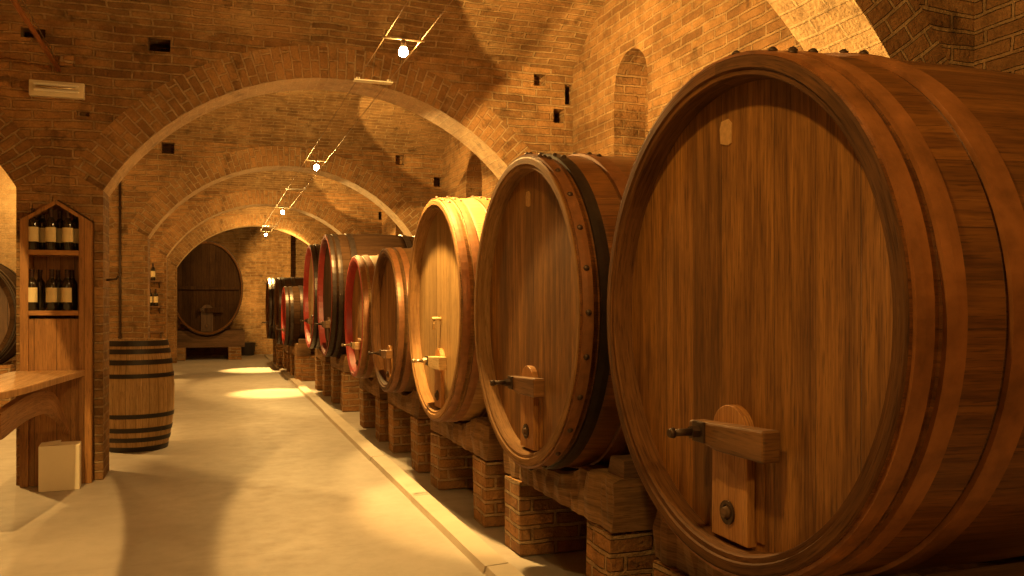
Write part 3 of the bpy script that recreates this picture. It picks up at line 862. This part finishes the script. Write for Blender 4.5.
# ------------------------------------------------------------------ wall fittings
x0, z1 = onY(30, 80, YW); x1, z0 = onY(85, 101, YW)
fx = thing('emergency_light', 'pale rectangular light fitting on the brick wall over the shelf pillar', 'light fitting', ((x0 + x1) / 2, YW, (z0 + z1) / 2))
hw, hh = (x1 - x0) / 2, (z1 - z0) / 2 * .92
m = MB(); m.box(-hw, hw, -.05, .004, -hh, hh); m.build('housing', M['cream'], fx, bevel=.006)
m = MB(); m.box(-hw + .03, hw - .03, -.085, -.048, .012, hh - .02); m.build('diffuser', M['diffuser'], fx, bevel=.012)
m = MB(); m.box(-hw + .03, hw - .03, -.075, -.048, -hh + .03, -.004); m.build('reflector', M['diffuser'], fx, bevel=.012)
m = MB(); m.tube((-hw + .05, -.085, .005), (hw - .05, -.085, .0), .008, 8); m.build('tube', M['steel'], fx)

xr, zr = onY(59, 70, YW)
m = MB(); m.tube((xr, YW + .02, zr), (xr - .10, 3.14, zr + .16), .016, 10)
o = m.build('tie_rod', M['copper'], bevel=0); tag(o, 'copper coloured rod slanting to the brick wall above the pale light fitting', 'rod')
xr2, zr2 = onY(54, 56, YW)
m = MB(); m.tube((xr2, YW + .01, zr2), (xr2 + .02, 3.14, zr2 + .1), .004, 6)
o = m.build('wire', M['steel']); tag(o, 'thin grey wire running beside the copper coloured rod', 'wire')
xq, zq = onY(67, 62, YW)
m = MB(); m.box(xq - .045, xq + .05, YW - .05, YW + .01, zq - .035, zq + .03, jit=.012); o = m.build('rod_anchor', M['brick_pier'], bevel=.01); tag(o, 'rough brick block where the copper coloured rod meets the wall', 'anchor block')

xp, zp = onY(120, 180, ARCH[3])
m = MB(); m.tube((xp, ARCH[3] - .014, .0), (xp, ARCH[3] - .014, zp), .014, 10)
for z in (.9, 1.7, 2.5): m.tube((xp, ARCH[3] - .014, z - .012), (xp, ARCH[3] - .014, z + .012), .02, 10)
o = m.build('conduit', M['iron']); tag(o, 'thin brown pipe running up the brick pillar behind the small barrel', 'pipe')
# iron hook sticking out of the shelf pillar
z = E + .195
m = MB(); m.tube((PX1 - .01, YW + .2, z - .005), (PX1 + .075, YW + .2, z + .005), .008, 8); m.tube((PX1 + .07, YW + .2, z + .005), (PX1 + .085, YW + .2, z + .03), .008, 8)
o = m.build('iron_hook', M['iron']); tag(o, 'small iron hook sticking out of the side of the shelf pillar', 'hook')

# ------------------------------------------------------------------ lamps on two cables
ZW = E + 1.63
WX = (.605 * (ZW - E) * 1.0, .742 * (ZW - E))
for k, x in enumerate(WX):
    m = MB(); m.tube((x, YF + .0, ZW), (x, YB, ZW), .0028, 6)
    o = m.build('lamp_cable', M['cable']); tag(o, ['cable on the side away from the casks, of the two lamp cables', 'cable nearer the casks, of the two lamp cables'][k] + ' under the vault', 'cable', 'cables that carry the lamps')
LY = [.55, 5.15, 9.8, 14.7, 19.55]
LN = ['lamp behind', 'nearest hanging lamp on the two cables, over the lit cask', 'second hanging lamp on the cables, beyond the first big arch', 'third hanging lamp on the cables, beyond the second arch', 'last hanging lamp on the cables, before the end wall']
LPX = [None, (404, 52), (319, 166), (284, 212), (266, 235)]
xm = sum(WX) / 2; LZ = ZW - .085
lights = []
for k, y in enumerate(LY):
    if k:
        l = thing('hanging_lamp', LN[k], 'lamp', (xm, y, LZ), 'lamps strung along the vault')
        m = MB(); m.tube((WX[0] - xm - .02, 0, ZW - LZ - .005), (WX[1] - xm + .02, 0, ZW - LZ - .005), .009, 8); m.build('crossbar', M['steel'], l)
        m = MB(); m.tube((0, 0, ZW - LZ), (0, 0, .035), .007, 8); m.tube((0, 0, .062), (0, 0, .028), (.014, .02), 12); m.build('socket', M['steel'], l)
        m = MB(); m.lathe([(-.03, .001), (-.027, .012), (-.015, .025), (0, .03), (.015, .025), (.03, .016)], axis='z', n=20); m.build('bulb', M['bulb'], l)
    lights.append((xm, y, LZ))
# spreaders that keep the two cables apart
SP = ['nearest pale spreader plate holding the two lamp cables apart under the first arch', 'middle pale spreader plate on the lamp cables, near the second arch', 'farthest pale spreader plate on the lamp cables, near the third arch']
for k, y in enumerate((6.2, 12.3, 18.2)):
    m = MB()
    m.box(WX[0] - .03, WX[1] + .03, y - .035, y + .035, ZW - .012, ZW - .003)
    for x in WX: m.box(x - .014, x + .014, y - .022, y + .022, ZW - .003, ZW + .014)
    o = m.build('cable_spreader', M['cream'], bevel=.002); tag(o, SP[k], 'spreader', 'spreaders on the lamp cables')

WARM = (1.0, .585, .165)
def spot(loc, aim, e, deg=150, blend=.12, size=.03, col=WARM, name='lamp_and_wash_beam'):
    d = bpy.data.lights.new(name, 'SPOT'); d.energy = e; d.color = col; d.spot_size = R_(deg); d.spot_blend = blend; d.shadow_soft_size = size
    o = bpy.data.objects.new(name, d); COL.objects.link(o); v = Vector(aim).normalized()
    o.location = Vector(loc) + v * .05
    o.rotation_euler = v.to_track_quat('-Z', 'Y').to_euler(); return o
def point(loc, e, size=.05, col=WARM, name='lamp_and_fill_glow'):
    d = bpy.data.lights.new(name, 'POINT'); d.energy = e; d.color = col; d.shadow_soft_size = size
    o = bpy.data.objects.new(name, d); COL.objects.link(o); o.location = loc; return o

AIM = (.79, -.05, -.61)
L1, L2, L3, L4 = lights[1:]
dn = lambda p: (p[0], p[1], p[2] - .03)
spot(dn(L1), AIM, 330, 150, .05)
spot(dn(L1), (.42, .02, -1), 420, 62, .3)
spot(dn(L2), (.45, .1, -.9), 230, 134, .06)
spot(dn(L2), (.5, -1.2, -1.0), 420, 44, .3)
spot(dn(L3), (.5, -.1, -.9), 280, 120, .15)
spot(dn(L4), (.38, 1, -.28), 900, 62, .4)
for p, e in ((L1, 52), (L2, 74), (L3, 95), (L4, 130)): point((p[0], p[1], p[2] - .08), e)
# wash spots added at each lamp, up to the vault beside the wall, and back to the haunch of the arch
for p, e in ((L1, 170), (L2, 170), (L3, 170)):
    spot((p[0], p[1], p[2] + .02), (1.15, .75, .62), e * 1.2, 52, .05)
for p, ya in ((L1, 2.95), (L2, 7.2), (L3, 11.8), (L4, 16.3)):
    spot(p, (2.35 - p[0], ya - p[1], 2.42 - p[2]), 900, 34, .3)
# narrower beams of the third and fourth lamps, down the aisle floor
spot(dn(L3), (-.25, -1.6, -2.9), 2000, 26, .7)
spot(dn(L4), (-.3, -1.7, -2.9), 2400, 26, .7)
# lamps of the left aisle, and an added fill for its cross wall
spot((-1.1, 4.1, 3.1), (-.88, .02, -.474), 360, 150, .02, .015)
point((-2.4, 12.9, 2.9), 60)
for y in (9.0, 15.6):
    spot((-2.5, y, 3.0), (-.5, 0, -.8), 450, 140, .1)
    point((-2.5, y, 3.0), 90)
# added unseen fill lights: beside the nearest cask, and behind the viewer
point((.1, 1.45, 3.3), 125, .06)
point((.3, -2.2, 3.0), 150, .12)

w = bpy.data.worlds.new('world'); S.world = w; w.use_nodes = True
w.node_tree.nodes['Background'].inputs[0].default_value = (.9, .5, .2, 1); w.node_tree.nodes['Background'].inputs[1].default_value = .02

# ------------------------------------------------------------------ camera
cd = bpy.data.cameras.new('camera'); cam = bpy.data.objects.new('camera', cd); COL.objects.link(cam)
cam.location = (0, 0, EYE); cam.rotation_euler = (pi / 2, 0, -math.atan(TAN))
cd.sensor_width = 36; cd.lens = F_ / 1024 * 36; cd.shift_y = 17 / 1024; cd.clip_start = .05
S.camera = cam
S.view_settings.view_transform = 'Standard'; S.view_settings.look = 'None'; S.view_settings.gamma = 1; S.view_settings.exposure = .1
S.view_settings.use_curve_mapping = False
S.cycles.use_denoising = True; S.cycles.max_bounces = 10; S.cycles.diffuse_bounces = 6
S.cycles.sample_clamp_indirect = 6
